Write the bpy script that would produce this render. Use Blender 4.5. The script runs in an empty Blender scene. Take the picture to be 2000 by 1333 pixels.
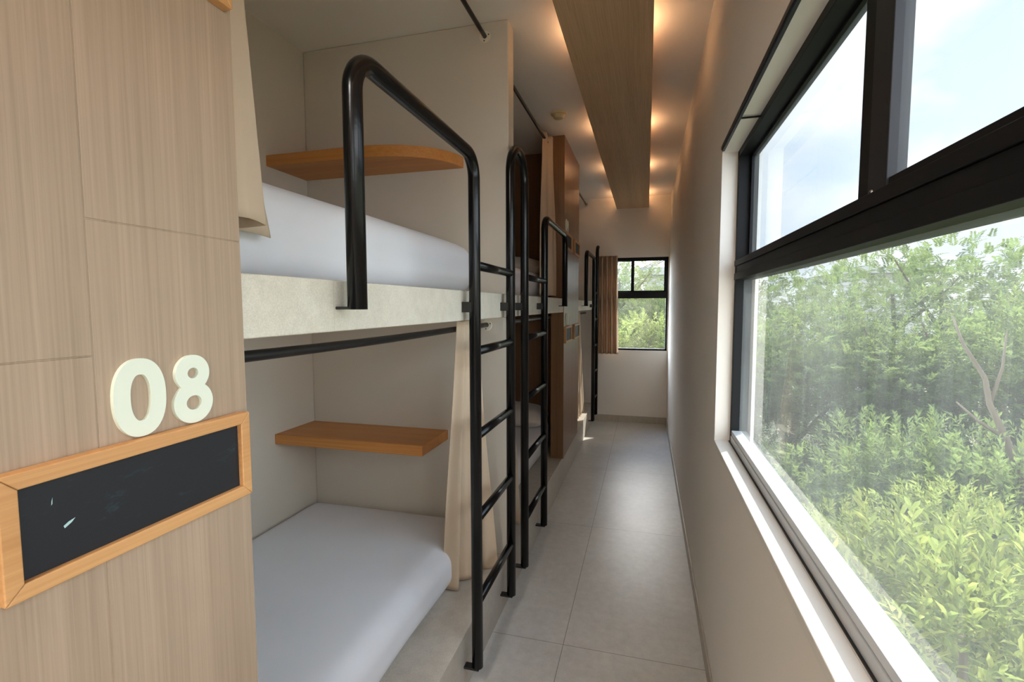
import bpy, bmesh, math, random
import numpy as np
from mathutils import Vector, Matrix

C = bpy.context.scene.collection
PI = math.pi
random.seed(7)

# ------------------------------------------------------------------ geometry helpers
class MB:
    def __init__(s): s.v = []; s.f = []
    def add(s, vs, fs):
        n = len(s.v); s.v += [tuple(v) for v in vs]; s.f += [tuple(i + n for i in f) for f in fs]; return s
    def box(s, x0, x1, y0, y1, z0, z1):
        v = [(x, y, z) for z in (z0, z1) for y in (y0, y1) for x in (x0, x1)]
        return s.add(v, [(0, 2, 3, 1), (4, 5, 7, 6), (0, 1, 5, 4), (2, 6, 7, 3), (0, 4, 6, 2), (1, 3, 7, 5)])
    def tube(s, pts, r, n=14, caps=True):
        P = [Vector(p) for p in pts]; m = len(P)
        rr = r if isinstance(r, (list, tuple)) else [r] * m
        t0 = (P[1] - P[0]).normalized()
        up = Vector((1, 0, 0)) if abs(t0.x) < .8 else Vector((0, 0, 1))
        nrm = (up - t0 * up.dot(t0)).normalized(); vs = []
        for i in range(m):
            t = ((P[min(i + 1, m - 1)] - P[i]).normalized() + (P[i] - P[max(i - 1, 0)]).normalized())
            t = t.normalized() if t.length > 1e-6 else t0
            nrm = (nrm - t * nrm.dot(t)).normalized(); b = t.cross(nrm)
            for k in range(n):
                a = 2 * PI * k / n
                vs.append(P[i] + (nrm * math.cos(a) + b * math.sin(a)) * rr[i])
        fs = []
        for i in range(m - 1):
            for k in range(n):
                k2 = (k + 1) % n
                fs.append((i * n + k, i * n + k2, (i + 1) * n + k2, (i + 1) * n + k))
        if caps:
            fs.append(tuple(reversed(range(n)))); fs.append(tuple((m - 1) * n + k for k in range(n)))
        return s.add(vs, fs)
    def prism(s, poly, axis, a0, a1):
        """poly: 2D outline (ccw); extruded along axis from a0 to a1"""
        def P(u, v, a):
            return {'x': (a, u, v), 'y': (u, a, v), 'z': (u, v, a)}[axis]
        n = len(poly)
        vs = [P(u, v, a0) for u, v in poly] + [P(u, v, a1) for u, v in poly]
        fs = [tuple(reversed(range(n))), tuple(range(n, 2 * n))]
        fs += [(k, (k + 1) % n, n + (k + 1) % n, n + k) for k in range(n)]
        return s.add(vs, fs)
    def disc(s, c, axis, r0, r1, h, n=32):
        """lathe-like truncated cone along axis from centre c, radius r0 -> r1 over h"""
        vs = []
        for (r, a) in ((r0, 0), (r1, h)):
            for k in range(n):
                t = 2 * PI * k / n; u, w = r * math.cos(t), r * math.sin(t)
                d = {'x': (a, u, w), 'y': (u, a, w), 'z': (u, w, a)}[axis]
                vs.append((c[0] + d[0], c[1] + d[1], c[2] + d[2]))
        fs = [tuple(range(n)), tuple(range(n, 2 * n))] + [(k, (k + 1) % n, n + (k + 1) % n, n + k) for k in range(n)]
        return s.add(vs, fs)
    def build(s, name, mat, parent=None, bevel=0, smooth=False, seg=2, solid=0):
        me = bpy.data.meshes.new(name); me.from_pydata(s.v, [], s.f)
        bm = bmesh.new(); bm.from_mesh(me)
        if not solid: bmesh.ops.recalc_face_normals(bm, faces=bm.faces)
        bm.to_mesh(me); bm.free()
        o = bpy.data.objects.new(name, me); C.objects.link(o)
        me.materials.append(mat)
        if smooth:
            for p in me.polygons: p.use_smooth = True
        if solid:
            md = o.modifiers.new('solid', 'SOLIDIFY'); md.thickness = solid; md.offset = 0
        if bevel:
            md = o.modifiers.new('bevel', 'BEVEL'); md.width = bevel; md.segments = seg
            md.limit_method = 'ANGLE'; md.angle_limit = math.radians(50)
            if not smooth:
                for p in me.polygons: p.use_smooth = True
                o.modifiers.new('wn', 'WEIGHTED_NORMAL')
        if parent: o.parent = parent
        return o

def tag(o, label=None, cat=None, group=None, kind=None):
    if label: o['label'] = label
    if cat: o['category'] = cat
    if group: o['group'] = group
    if kind: o['kind'] = kind
    return o
def empty(name, loc=(0, 0, 0)):
    o = bpy.data.objects.new(name, None); o.empty_display_size = .1; o.location = loc; C.objects.link(o); return o
def reroot(root):
    """children were built in world coordinates: keep them there"""
    for ch in root.children:
        ch.location = -Vector(root.location)
def struct(o): o['kind'] = 'structure'; return o
def box(name, mat, x0, x1, y0, y1, z0, z1, parent=None, bevel=0, seg=2):
    return MB().box(x0, x1, y0, y1, z0, z1).build(name, mat, parent, bevel, seg=seg)
def fillet(pts, rad, n=8):
    out = [Vector(pts[0])]
    for i in range(1, len(pts) - 1):
        p = Vector(pts[i]); a = (Vector(pts[i - 1]) - p); b = (Vector(pts[i + 1]) - p)
        r = rad[i - 1] if isinstance(rad, (list, tuple)) else rad
        ang = a.angle(b); d = r / math.tan(ang / 2)
        an, bn = a.normalized(), b.normalized()
        c = p + (an + bn).normalized() * (r / math.sin(ang / 2))
        s0 = p + an * d - c; s1 = p + bn * d - c
        for k in range(n + 1):
            t = k / n
            tot = s0.angle(s1)
            v = (s0 * math.sin((1 - t) * tot) + s1 * math.sin(t * tot)) / math.sin(tot)
            out.append(c + v)
    out.append(Vector(pts[-1])); return out

# ------------------------------------------------------------------ materials
def srgb(r, g, b):
    f = lambda c: (c / 255 / 12.92) if c / 255 <= .04045 else ((c / 255 + .055) / 1.055) ** 2.4
    return (f(r), f(g), f(b), 1)
class NT:
    def __init__(s, name):
        s.m = bpy.data.materials.new(name); s.m.use_nodes = True; s.t = s.m.node_tree; s.t.nodes.clear()
        s.out = s.n('ShaderNodeOutputMaterial')
    def n(s, typ, ins=None, **kw):
        nd = s.t.nodes.new(typ)
        for k, v in kw.items(): setattr(nd, k, v)
        for k, v in (ins or {}).items(): s.set(nd, k, v)
        return nd
    def set(s, nd, k, v):
        if isinstance(v, bpy.types.NodeSocket): s.t.links.new(v, nd.inputs[k])
        else: nd.inputs[k].default_value = v
    def math(s, op, a, b=0.0, c=None):
        nd = s.n('ShaderNodeMath', {0: a, 1: b}, operation=op)
        if c is not None: s.set(nd, 2, c)
        return nd.outputs[0]
    def mix(s, f, a, b):
        nd = s.n('ShaderNodeMix', data_type='RGBA'); s.set(nd, 0, f); s.set(nd, 6, a); s.set(nd, 7, b); return nd.outputs[2]
    def noise(s, scale, vec=None, detail=3, rough=.55, sc3=None):
        ins = {'Scale': scale, 'Detail': detail, 'Roughness': rough}
        if vec is not None:
            if sc3: vec = s.n('ShaderNodeMapping', {0: vec, 'Scale': sc3}).outputs[0]
            ins['Vector'] = vec
        return s.n('ShaderNodeTexNoise', ins).outputs['Fac']
    def ramp(s, f, stops):
        nd = s.n('ShaderNodeValToRGB', {0: f}); e = nd.color_ramp.elements
        e[0].position, e[0].color = stops[0]; e[1].position, e[1].color = stops[-1]
        for p, c in stops[1:-1]:
            q = e.new(p); q.color = c
        return nd.outputs[0]
    def pos(s): return s.n('ShaderNodeTexCoord').outputs['Object']
    def xyz(s, v): return s.n('ShaderNodeSeparateXYZ', {0: v}).outputs
    def bump(s, h, st=.2, dist=.01):
        return s.n('ShaderNodeBump', {'Height': h, 'Strength': st, 'Distance': dist}).outputs[0]
    def line(s, coord, period, phase, w):
        """1 on a line of half-width w repeated with period"""
        m = s.math('PINGPONG', s.math('SUBTRACT', coord, phase), period / 2)
        return s.math('LESS_THAN', m, w)
    def bsdf(s, **ins):
        b = s.n('ShaderNodeBsdfPrincipled')
        for k, v in ins.items(): s.set(b, k.replace('_', ' '), v)
        s.t.links.new(b.outputs[0], s.out.inputs[0]); return b
    def finish(s, sh): s.t.links.new(sh, s.out.inputs[0]); return s.m

def plaster(name, col, var=.05, rough=.9, bump=.12):
    N = NT(name); p = N.pos()
    a = N.noise(1.3, p, 4); b = N.noise(160, p, 2)
    dark = tuple(c * (1 - 2.2 * var) for c in col[:3]) + (1,)
    c = N.mix(a, dark, col)
    N.bsdf(Base_Color=c, Roughness=rough, Normal=N.bump(N.math('ADD', b, N.math('MULTIPLY', N.noise(14, p, 3), .8)), bump, .002))
    return N.m
def wood(name, c1, c2, axis='z', scale=1.0, rough=.45, spec=.5, bump=.05, vein=0.0):
    """fine straight grain along axis"""
    N = NT(name); p = N.pos()
    st = {'x': (.6, 60, 60), 'y': (60, .6, 60), 'z': (60, 60, .6)}[axis]
    sl = {'x': (.25, 9, 9), 'y': (9, .25, 9), 'z': (9, 9, .25)}[axis]
    fine = N.noise(scale * 2.2, p, 4, .65, sc3=st)
    broad = N.noise(scale, p, 3, .5, sc3=sl)
    f = N.math('ADD', N.math('MULTIPLY', fine, .6), N.math('MULTIPLY', broad, .5))
    col = N.ramp(f, [(.34, c1), (.72, c2)])
    if vein:
        veins = N.noise(scale * 5, p, 2, .5, sc3=st)
        col = N.mix(N.math('MULTIPLY', N.math('GREATER_THAN', veins, .62), vein), col, tuple(c * .55 for c in c1[:3]) + (1,))
    N.bsdf(Base_Color=col, Roughness=rough, Specular_IOR_Level=spec, Normal=N.bump(fine, bump, .001))
    return N.m
def plain(name, col, rough=.5, metal=0.0, spec=.5, bump=0, bscale=200):
    N = NT(name)
    kw = dict(Base_Color=col, Roughness=rough, Metallic=metal, Specular_IOR_Level=spec)
    if bump: kw['Normal'] = N.bump(N.noise(bscale, N.pos(), 2), bump, .001)
    N.bsdf(**kw); return N.m

M = {}
WALL = srgb(240, 234, 225)
M['wall'] = plaster('wall_plaster', WALL, .035)
M['ceiling'] = plaster('ceiling_paint', srgb(238, 233, 225), .02, bump=.05)
M['bay'] = plaster('bay_plaster', srgb(218, 208, 193), .045)
M['end_wall'] = plaster('end_wall_plaster', WALL, .03)

def tile_mat(name, base, dark, lines, rough=.42, grout=srgb(126, 118, 108)):
    N = NT(name); p = N.pos(); X = N.xyz(p)
    sp = N.noise(330, p, 2, .7); big = N.noise(2.4, p, 4, .6); mid = N.noise(26, p, 3, .7)
    f = N.math('ADD', N.math('MULTIPLY', sp, .45), N.math('ADD', N.math('MULTIPLY', big, .35), N.math('MULTIPLY', mid, .3)))
    col = N.ramp(f, [(.38, dark), (.68, base)])
    g = None
    for (ax, per, ph) in lines:
        l = N.line(X[ax], per, ph, .0013); g = l if g is None else N.math('MAXIMUM', g, l)
    col = N.mix(g, col, grout)
    N.bsdf(Base_Color=col, Roughness=N.math('ADD', N.math('MULTIPLY', mid, .15), rough - .07), Specular_IOR_Level=.45,
           Normal=N.bump(N.math('SUBTRACT', N.math('MULTIPLY', sp, .25), N.math('MULTIPLY', g, 1.0)), .15, .002))
    return N.m
M['floor'] = tile_mat('floor_tile', srgb(212, 208, 201), srgb(178, 174, 167), [(0, .575, -.318), (1, 1.155, 1.974)], .36)
M['plinth'] = tile_mat('plinth_tile', srgb(205, 197, 184), srgb(172, 164, 152), [(1, 1.155, 1.08), (0, 50, 20)], .4)
M['slab'] = tile_mat('slab_tile', srgb(226, 220, 204), srgb(196, 189, 172), [(1, .835, .885), (1, 50, 2.06)], .5, srgb(200, 192, 176))
M['base'] = tile_mat('baseboard_tile', srgb(196, 187, 172), srgb(166, 158, 144), [(0, .575, -.318)], .45)

M['laminate'] = wood('laminate_oak', srgb(149, 128, 106), srgb(177, 154, 131), 'z', 1.6, .42, .45, .04, .10)
M['laminate_far'] = wood('laminate_brown', srgb(118, 84, 54), srgb(150, 112, 76), 'z', 1.6, .33, .55, .03, .3)
M['dark_wood'] = wood('dark_wood', srgb(96, 66, 42), srgb(128, 90, 58), 'z', 1.4, .45, .4, .03, .3)
M['beam'] = wood('beam_oak', srgb(182, 148, 110), srgb(212, 180, 142), 'y', 1.6, .5, .4, .04, .3)
M['shelf'] = wood('shelf_oak', srgb(184, 116, 54), srgb(214, 150, 82), 'x', 1.3, .42, .45, .04)
M['frame_wood'] = wood('frame_pine', srgb(182, 128, 76), srgb(208, 158, 104), 'y', 1.5, .45, .4, .03)
M['seam_wood'] = plain('seam_backing', srgb(176, 128, 86), .7)

def black_paint():
    N = NT('black_gloss_paint'); p = N.pos()
    N.bsdf(Base_Color=(.0035, .0035, .0038, 1), Roughness=.24, Specular_IOR_Level=.36,
           Normal=N.bump(N.noise(90, p, 3, .6), .12, .002)); return N.m
M['black'] = black_paint()
M['black_matt'] = plain('black_matt_metal', (.011, .010, .0095, 1), .38, 0, .5, .08, 120)
M['alu'] = plain('black_aluminium', (.008, .0085, .0095, 1), .5, .0, .2)
M['alu_face'] = plain('grey_black_aluminium', (.022, .024, .029, 1), .45, .0, .3)
M['silver'] = plain('silver_track', srgb(196, 199, 202), .35, .0, .5)
M['gasket'] = plain('rubber_gasket', (.02, .02, .02, 1), .6)
M['steel'] = plain('screw_steel', (.6, .6, .58, 1), .3, .9)
M['white'] = plain('white_plastic', srgb(232, 224, 204), .45)
M['cream'] = plain('cream_plastic', srgb(222, 200, 152), .5)
M['digit'] = plain('digit_white', srgb(226, 232, 214), .5)
M['sill_white'] = plain('sill_paint', srgb(232, 228, 220), .5, 0, .4, .05, 60)
def chalk():
    N = NT('chalkboard_black'); p = N.pos()
    sm = N.noise(9, p, 5, .7); st = N.noise(40, p, 4, .8, sc3=(1, .4, 1))
    f = N.math('MULTIPLY', N.math('MAXIMUM', N.math('SUBTRACT', st, .60), 0.0), sm)
    col = N.mix(N.math('MULTIPLY', f, 1.6), (.0115, .0125, .016, 1), (.10, .22, .25, 1))
    N.bsdf(Base_Color=col, Roughness=.55, Specular_IOR_Level=.4, Normal=N.bump(sm, .05, .001)); return N.m
M['chalk'] = chalk()
M['chalk_dust'] = plain('chalk_mark', srgb(176, 206, 206), .9)
def cloth(name, col, trans=0.0, weave=900, rough=.9):
    N = NT(name); p = N.pos()
    w = N.noise(weave, p, 1); big = N.noise(5, p, 3)
    c = N.mix(big, tuple(x * .93 for x in col[:3]) + (1,), col)
    bmp = N.bump(N.math('ADD', N.math('MULTIPLY', w, .4), N.math('MULTIPLY', N.noise(22, p, 3), .6)), .18, .003)
    b = N.n('ShaderNodeBsdfPrincipled', {'Base Color': c, 'Roughness': rough, 'Specular IOR Level': .15, 'Normal': bmp})
    if 'Sheen Weight' in b.inputs: b.inputs['Sheen Weight'].default_value = .15
    if not trans: return N.finish(b.outputs[0])
    t = N.n('ShaderNodeBsdfTranslucent', {'Color': c, 'Normal': bmp})
    mx = N.n('ShaderNodeMixShader', {0: trans, 1: b.outputs[0], 2: t.outputs[0]})
    return N.finish(mx.outputs[0])
M['sheet'] = cloth('white_sheet', srgb(232, 233, 238))
M['pillow'] = cloth('pillow_cotton', srgb(216, 204, 192))
M['curtain'] = cloth('curtain_beige', srgb(222, 201, 174), .22)
M['curtain_end'] = cloth('curtain_taupe', srgb(196, 170, 144), .25)

def glass_mat(name, dirt, tint, streak_axis=True, refl=1.0):
    """thin dusty pane: clear, mirrors by Fresnel, with a film of pale dust"""
    N = NT(name); p = N.pos()
    s1 = N.noise(7, p, 4, .65, sc3=(1, 5, .35)); s2 = N.noise(2.2, p, 3, .6); s3 = N.noise(60, p, 3, .7, sc3=(1, 4, .3))
    d = N.math('ADD', N.math('MULTIPLY', s1, .5), N.math('ADD', N.math('MULTIPLY', s2, .7), N.math('MULTIPLY', s3, .35)))
    d = N.math('MULTIPLY', N.math('POWER', d, 1.6), dirt)
    tr = N.n('ShaderNodeBsdfTransparent', {'Color': tint})
    gl = N.n('ShaderNodeBsdfGlossy', {'Color': (refl, refl, refl, 1), 'Roughness': .0})
    ge = N.n('ShaderNodeNewGeometry')
    dt = N.n('ShaderNodeVectorMath', {0: ge.outputs['Normal'], 1: ge.outputs['Incoming']}, operation='DOT_PRODUCT').outputs['Value']
    sch = N.math('MULTIPLY', N.math('POWER', N.math('SUBTRACT', 1.0, N.math('MINIMUM', N.math('ABSOLUTE', dt), 1.0)), 5.0), .92)
    fr = N.math('ADD', sch, .075)
    clear = N.n('ShaderNodeMixShader', {0: fr, 1: tr.outputs[0], 2: gl.outputs[0]})
    df = N.n('ShaderNodeBsdfDiffuse', {'Color': (.8, .82, .8, 1)}); tl = N.n('ShaderNodeBsdfTranslucent', {'Color': (.85, .9, .88, 1)})
    dust = N.n('ShaderNodeMixShader', {0: .7, 1: df.outputs[0], 2: tl.outputs[0]})
    mx = N.n('ShaderNodeMixShader', {0: d, 1: clear.outputs[0], 2: dust.outputs[0]})
    return N.finish(mx.outputs[0])
M['glass_clear'] = glass_mat('window_glass_clear', .04, (.97, .985, .985, 1))
M['glass_low'] = glass_mat('window_glass_dusty', .15, (.93, .965, .955, 1))
M['glass_up'] = glass_mat('window_glass_upper', .075, (.84, .92, .98, 1))

def leaf_mat(name, c1, c2, c3, trans=.5):
    N = NT(name)
    g = N.n('ShaderNodeNewGeometry').outputs['Random Per Island']
    oi = N.n('ShaderNodeObjectInfo').outputs['Random']
    col = N.ramp(N.math('FRACT', N.math('ADD', g, N.math('MULTIPLY', oi, .13))), [(0, c1), (.55, c2), (1, c3)])
    d = N.n('ShaderNodeBsdfPrincipled', {'Base Color': col, 'Roughness': .45, 'Specular IOR Level': .35})
    t = N.n('ShaderNodeBsdfTranslucent', {'Color': N.mix(.5, col, (.40, .48, .14, 1))})
    mx = N.n('ShaderNodeMixShader', {0: trans, 1: d.outputs[0], 2: t.outputs[0]})
    return N.finish(mx.outputs[0])
M['leaf_dark'] = leaf_mat('leaf_deep_green', (.018, .036, .016, 1), (.034, .063, .025, 1), (.07, .10, .034, 1))
M['leaf_mid'] = leaf_mat('leaf_green', (.028, .055, .02, 1), (.055, .095, .03, 1), (.12, .155, .042, 1))
M['leaf_lime'] = leaf_mat('leaf_lime', (.07, .10, .022, 1), (.16, .19, .038, 1), (.34, .33, .085, 1), .62)
M['leaf_grey'] = leaf_mat('leaf_grey_green', (.032, .055, .032, 1), (.058, .09, .048, 1), (.10, .135, .07, 1))
M['bark'] = plain('bark', srgb(92, 80, 66), .9, 0, .2, .5, 30)
M['ground'] = plaster('ground_soil', srgb(112, 108, 76), .15)
M['concrete'] = plaster('grey_roof_concrete', srgb(168, 168, 166), .06)
M['house'] = plaster('house_render', srgb(206, 198, 188), .05)
M['cable'] = plain('cable_black', (.03, .03, .035, 1), .6)
M['ext'] = plaster('exterior_render', srgb(226, 220, 210), .04)
def emit(name, col, st):
    N = NT(name); e = N.n('ShaderNodeEmission', {'Color': col, 'Strength': st}); return N.finish(e.outputs[0])
M['lamp'] = emit('lamp_warm', (1, .62, .30, 1), 4.0)

# ------------------------------------------------------------------ dimensions (m), camera stands at x=0, y=0
XF = -.625         # face of panels, partitions and bunk slabs
XB = -1.715        # back wall of the bays
XR = .256          # inner face of the window wall
XO = .39           # outer face of the window wall
YE = 6.13          # end wall
YK = -2.6          # where the corridor stops behind the camera
ZC = 2.735
ZP = .22           # top of the raised plinth
Z0, Z1 = 1.388, 1.495  # bunk slab
WZ0, WZ1 = .932, 1.992
# ------------------------------------------------------------------ shell
struct(box('floor', M['floor'], XB - .1, XO, YK, YE + .15, -.1, 0))
struct(box('ceiling', M['ceiling'], XB - .1, XO, YK, YE + .15, ZC, ZC + .12))
struct(box('wall_left', M['bay'], XB - .1, XB, YK, YE + .15, 0, ZC))
WY0, WY1 = -.20, 1.957     # window opening along the corridor
m = MB()
m.box(XR, XO, WY1, YE + .15, 0, ZC); m.box(XR, XO, WY0, WY1, 0, WZ0); m.box(XR, XO, WY0, WY1, WZ1, ZC)
BY0, BY1 = -2.45, -.55     # unseen second window further back, added to bring in daylight
m.box(XR, XO, BY1, WY0, 0, ZC); m.box(XR, XO, BY0, BY1, 0, WZ0); m.box(XR, XO, BY0, BY1, WZ1, ZC); m.box(XR, XO, YK, BY0, 0, ZC)
struct(m.build('wall_right', M['wall']))
EX0, EX1, EZ0, EZ1 = -.56, .243, .893, 2.015
m = MB()
m.box(XB, EX0, YE, YE + .15, 0, ZC); m.box(EX1, XR, YE, YE + .15, 0, ZC)
m.box(EX0, EX1, YE, YE + .15, 0, EZ0); m.box(EX0, EX1, YE, YE + .15, EZ1, ZC)
struct(m.build('wall_end', M['end_wall']))
struct(box('wall_back', M['wall'], XB - .1, XO, YK - .1, YK, 0, ZC))
struct(box('baseboard_end', M['base'], -.63, XR, YE - .010, YE, 0, .082, bevel=.002))
struct(box('baseboard_right', M['base'], XR - .008, XR, YK, YE - .01, 0, .07, bevel=.002))
# raised tiled plinth under the bunks
struct(box('trim_plinth', M['plinth'], XB, XF - .006, YK, YE, 0, ZP, bevel=.003))
# partitions between the bays
def partition(y0, y1, mat, bev=.006):
    for z0, z1 in ((ZP, Z0), (Z1, ZC)):
        struct(box('wall_partition', mat, XB, XF, y0, y1, z0, z1, None, bev))
partition(2.228, 2.322, M['bay'])
struct(box('wall_bay_head', M['bay'], XB, XF - .095, .12, .20, ZP, ZC))
m = MB(); m.box(XB, XF - .1, 4.20, 4.24, ZP, Z0); m.box(XB, XF - .1, 4.192, 4.202, 1.338, 1.346)
struct(m.build('wall_bay_wood', M['dark_wood']))
struct(box('wall_bay_wood', M['dark_wood'], XB, XF - .1, 4.20, 4.24, Z1, ZC))

# bunk slabs
b = tag(box('bunk_platform', M['slab'], XB, XF, .20, 4.20, Z0, Z1, bevel=.003),
        'long pale tiled bunk slab from the foreground panel to the far wood panel', 'bunk', 'built-in bunk slabs')
b = tag(box('bunk_platform', M['slab'], XB, XF, 4.24, YE, Z0, Z1, bevel=.003),
        'short pale tiled bunk slab at the far end, beside the end window', 'bunk', 'built-in bunk slabs')

# wooden column panels (boards with open joints over a backing)
def column_panel(y0, y1, seams, mat):
    root = empty('wood_panel', (XF - .05, (y0 + y1) / 2, ZP))
    MB().box(XF - .098, XF + .0030, y0 + .001, y1 - .001, ZP, ZC).build('backing', mat, root)
    m = MB(); g = .0006
    for (a, b_, cuts) in seams:
        zs = [ZP] + cuts + [ZC - .002]
        for i in range(len(zs) - 1):
            m.box(XF - .001, XF + .004, a + g, b_ - g, zs[i] + g, zs[i + 1] - g)
    m.build('facing', mat, root, bevel=.0009, seg=1)
    reroot(root); return root
p1 = column_panel(YK, .643, [(-2.6, -.42, [1.5]), (-.42, 0, [.9, 1.9]), (0, .4195, [.2 + ZP, 1.384, 2.4]), (.4195, .643, [.55, 1.5425, 2.6])], M['laminate'])
tag(p1, 'pale oak laminate wall panel in the left foreground carrying the number 08', 'wall panel')
p2 = column_panel(3.80, 4.645, [(3.80, 4.22, [1.2]), (4.22, 4.645, [1.2])], M['laminate_far'])
tag(p2, 'narrow brown wood panel further along the corridor, between the second and third bunks', 'wall panel')

# ------------------------------------------------------------------ chalkboards
def chalkboard(y0, y1, z0, z1, label, marks=False):
    root = empty('chalkboard', (XF + .004, (y0 + y1) / 2, (z0 + z1) / 2))
    fw, d, x0 = .0172, .017, XF + .004
    m = MB()
    def rail(a, b, c, e):     # mitred stick: outer a->b, inner e->c
        vs = [(x0, *a), (x0, *b), (x0, *c), (x0, *e), (x0 + d, *a), (x0 + d, *b), (x0 + d, *c), (x0 + d, *e)]
        m.add(vs, [(0, 3, 2, 1), (4, 5, 6, 7), (0, 1, 5, 4), (1, 2, 6, 5), (2, 3, 7, 6), (3, 0, 4, 7)])
    o = [(y0, z0), (y1, z0), (y1, z1), (y0, z1)]
    i = [(y0 + fw, z0 + fw), (y1 - fw, z0 + fw), (y1 - fw, z1 - fw), (y0 + fw, z1 - fw)]
    for k in range(4):
        k2 = (k + 1) % 4; rail(o[k], o[k2], i[k2], i[k])
    m.build('frame', M['frame_wood'], root, bevel=.0016)
    bd = box('slate', M['chalk'], x0 + .001, x0 + .009, y0 + fw - .003, y1 - fw + .003, z0 + fw - .003, z1 - fw + .003, root)
    if marks:
        xs = x0 + .0092
        for pl in ([(xs, .3735, 1.1985), (xs, .3805, 1.2025), (xs, .3845, 1.2065), (xs, .3775, 1.2045), (xs, .3725, 1.2015)],
                   [(xs, .3625, 1.2285), (xs, .3637, 1.2300), (xs, .3642, 1.2370), (xs, .3630, 1.2330)]):
            k = MB().add(pl, [tuple(range(len(pl)))]).build('chalk_smear', M['chalk_dust'], root); k['label'] = 'faint pale blue chalk smear'
    reroot(root); tag(root, label, 'chalkboard', 'framed name chalkboards'); return root
bz = [(1.143, 1.275), (1.883, 2.015)]
chalkboard(.314, .6295, *bz[0], 'large blank chalkboard in a light wood frame under the white number 08', True)
chalkboard(.314, .6295, *bz[1], 'wood-framed chalkboard above, only its lower corner showing at the top left edge', False)
chalkboard(3.812, 4.127, *bz[0], 'small lower chalkboard on the far wood panel, on its nearer side')
chalkboard(4.300, 4.615, *bz[0], 'small lower chalkboard on the far wood panel, on its side nearest the end window')
chalkboard(3.812, 4.127, *bz[1], 'small upper chalkboard on the far wood panel, on its nearer side')
chalkboard(4.300, 4.615, *bz[1], 'small upper chalkboard on the far wood panel, on its side nearest the end window')

# ------------------------------------------------------------------ raised digits
def ribbon(m, pts, w, closed, x0, x1):
    n = len(pts); P = [Vector((p[0], p[1])) for p in pts]; L = []; R = []
    for i in range(n):
        a = P[(i - 1) % n] if closed or i > 0 else P[i]; b = P[(i + 1) % n] if closed or i < n - 1 else P[i]
        t = (b - a).normalized(); nn = Vector((-t.y, t.x)) * w / 2
        L.append(P[i] + nn); R.append(P[i] - nn)
    vs = [(x0, *q) for q in L] + [(x0, *q) for q in R] + [(x1, *q) for q in L] + [(x1, *q) for q in R]
    fs = []; k = n if closed else n - 1
    for i in range(k):
        j = (i + 1) % n
        fs += [(i, j, n + j, n + i), (2 * n + i, 3 * n + i, 3 * n + j, 2 * n + j), (i, 2 * n + i, 2 * n + j, j), (n + i, n + j, 3 * n + j, 3 * n + i)]
    if not closed: fs += [(0, n, 3 * n, 2 * n), (n - 1, 3 * n - 1, 4 * n - 1, 2 * n - 1)][:1]
    m.add(vs, fs)
def ell(cy, cz, a, b, n=40, p=2.0, t0=0, t1=2 * PI):
    out = []
    for k in range(n):
        t = t0 + (t1 - t0) * k / n
        c, s = math.cos(t), math.sin(t)
        out.append((cy + a * math.copysign(abs(c) ** (2 / p), c), cz + b * math.copysign(abs(s) ** (2 / p), s)))
    return out
def digit(ch, yc, z0, h, label, group):
    k = h / .1; x0, x1 = XF + .004, XF + .0092
    m = MB(); w = .0205 * k
    E_ = lambda cy, cz, a, b, p=2.0: ell(yc + cy * k, z0 + cz * k, a * k, b * k, 48, p)
    if ch == '0': ribbon(m, E_(0, .05, .0235, .0398, 2.3), w, True, x0, x1)
    elif ch == '8':
        ribbon(m, E_(0, .0735, .0182, .0172), w * .92, True, x0, x1)
        ribbon(m, E_(0, .0300, .0222, .0202), w * .95, True, x0, x1 - .00015)
    elif ch == '9':
        ribbon(m, E_(0, .068, .0215, .0215), w * .92, True, x0, x1)
        pts = [(yc + a * k, z0 + b * k) for a, b in ((.0215, .068), (.022, .055), (.019, .038), (.011, .020), (-.002, .004))]
        ribbon(m, pts, w * .95, False, x0, x1 - .00015)
    elif ch == '1':
        m.box(x0, x1, yc - .004 * k, yc + .016 * k, z0, z0 + .1 * k)
        ribbon(m, [(yc - .02 * k, z0 + .072 * k), (yc + .004 * k, z0 + .092 * k)], w * .8, False, x0, x1 - .00015)
    elif ch == '2':
        pts = [(yc - .021 * k, z0 + .068 * k)] + [(yc + .0215 * k * math.cos(t), z0 + (.068 + .0215 * math.sin(t)) * k) for t in [PI * (1 - i / 10) for i in range(1, 12)]]
        pts += [(yc + .016 * k, z0 + .050 * k), (yc - .016 * k, z0 + .016 * k)]
        ribbon(m, pts, w * .9, False, x0, x1); m.box(x0, x1 - .0002, yc - .028 * k, yc + .031 * k, z0, z0 + .02 * k)
    o = m.build('number_digit', M['digit'], None)
    tag(o, label, 'number', group); return o
digit('0', .4685, 1.2765, .0995, 'white raised number 0 above the large foreground chalkboard', 'room number 08')
digit('8', .5435, 1.2765, .0965, 'white raised number 8 above the large foreground chalkboard', 'room number 08')
for (y, s1, s2, zb, lab) in ((3.93, '0', '9', 2.02, 'on the far wood panel above its nearer upper chalkboard'),
                             (3.93, '1', '0', 1.279, 'on the far wood panel above its nearer lower chalkboard')):
    digit(s1, y - .038, zb, .1, f'small white number {s1} {lab}', 'far panel numbers')
    digit(s2, y + .038, zb, .1, f'small white number {s2} {lab}', 'far panel numbers')

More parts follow.
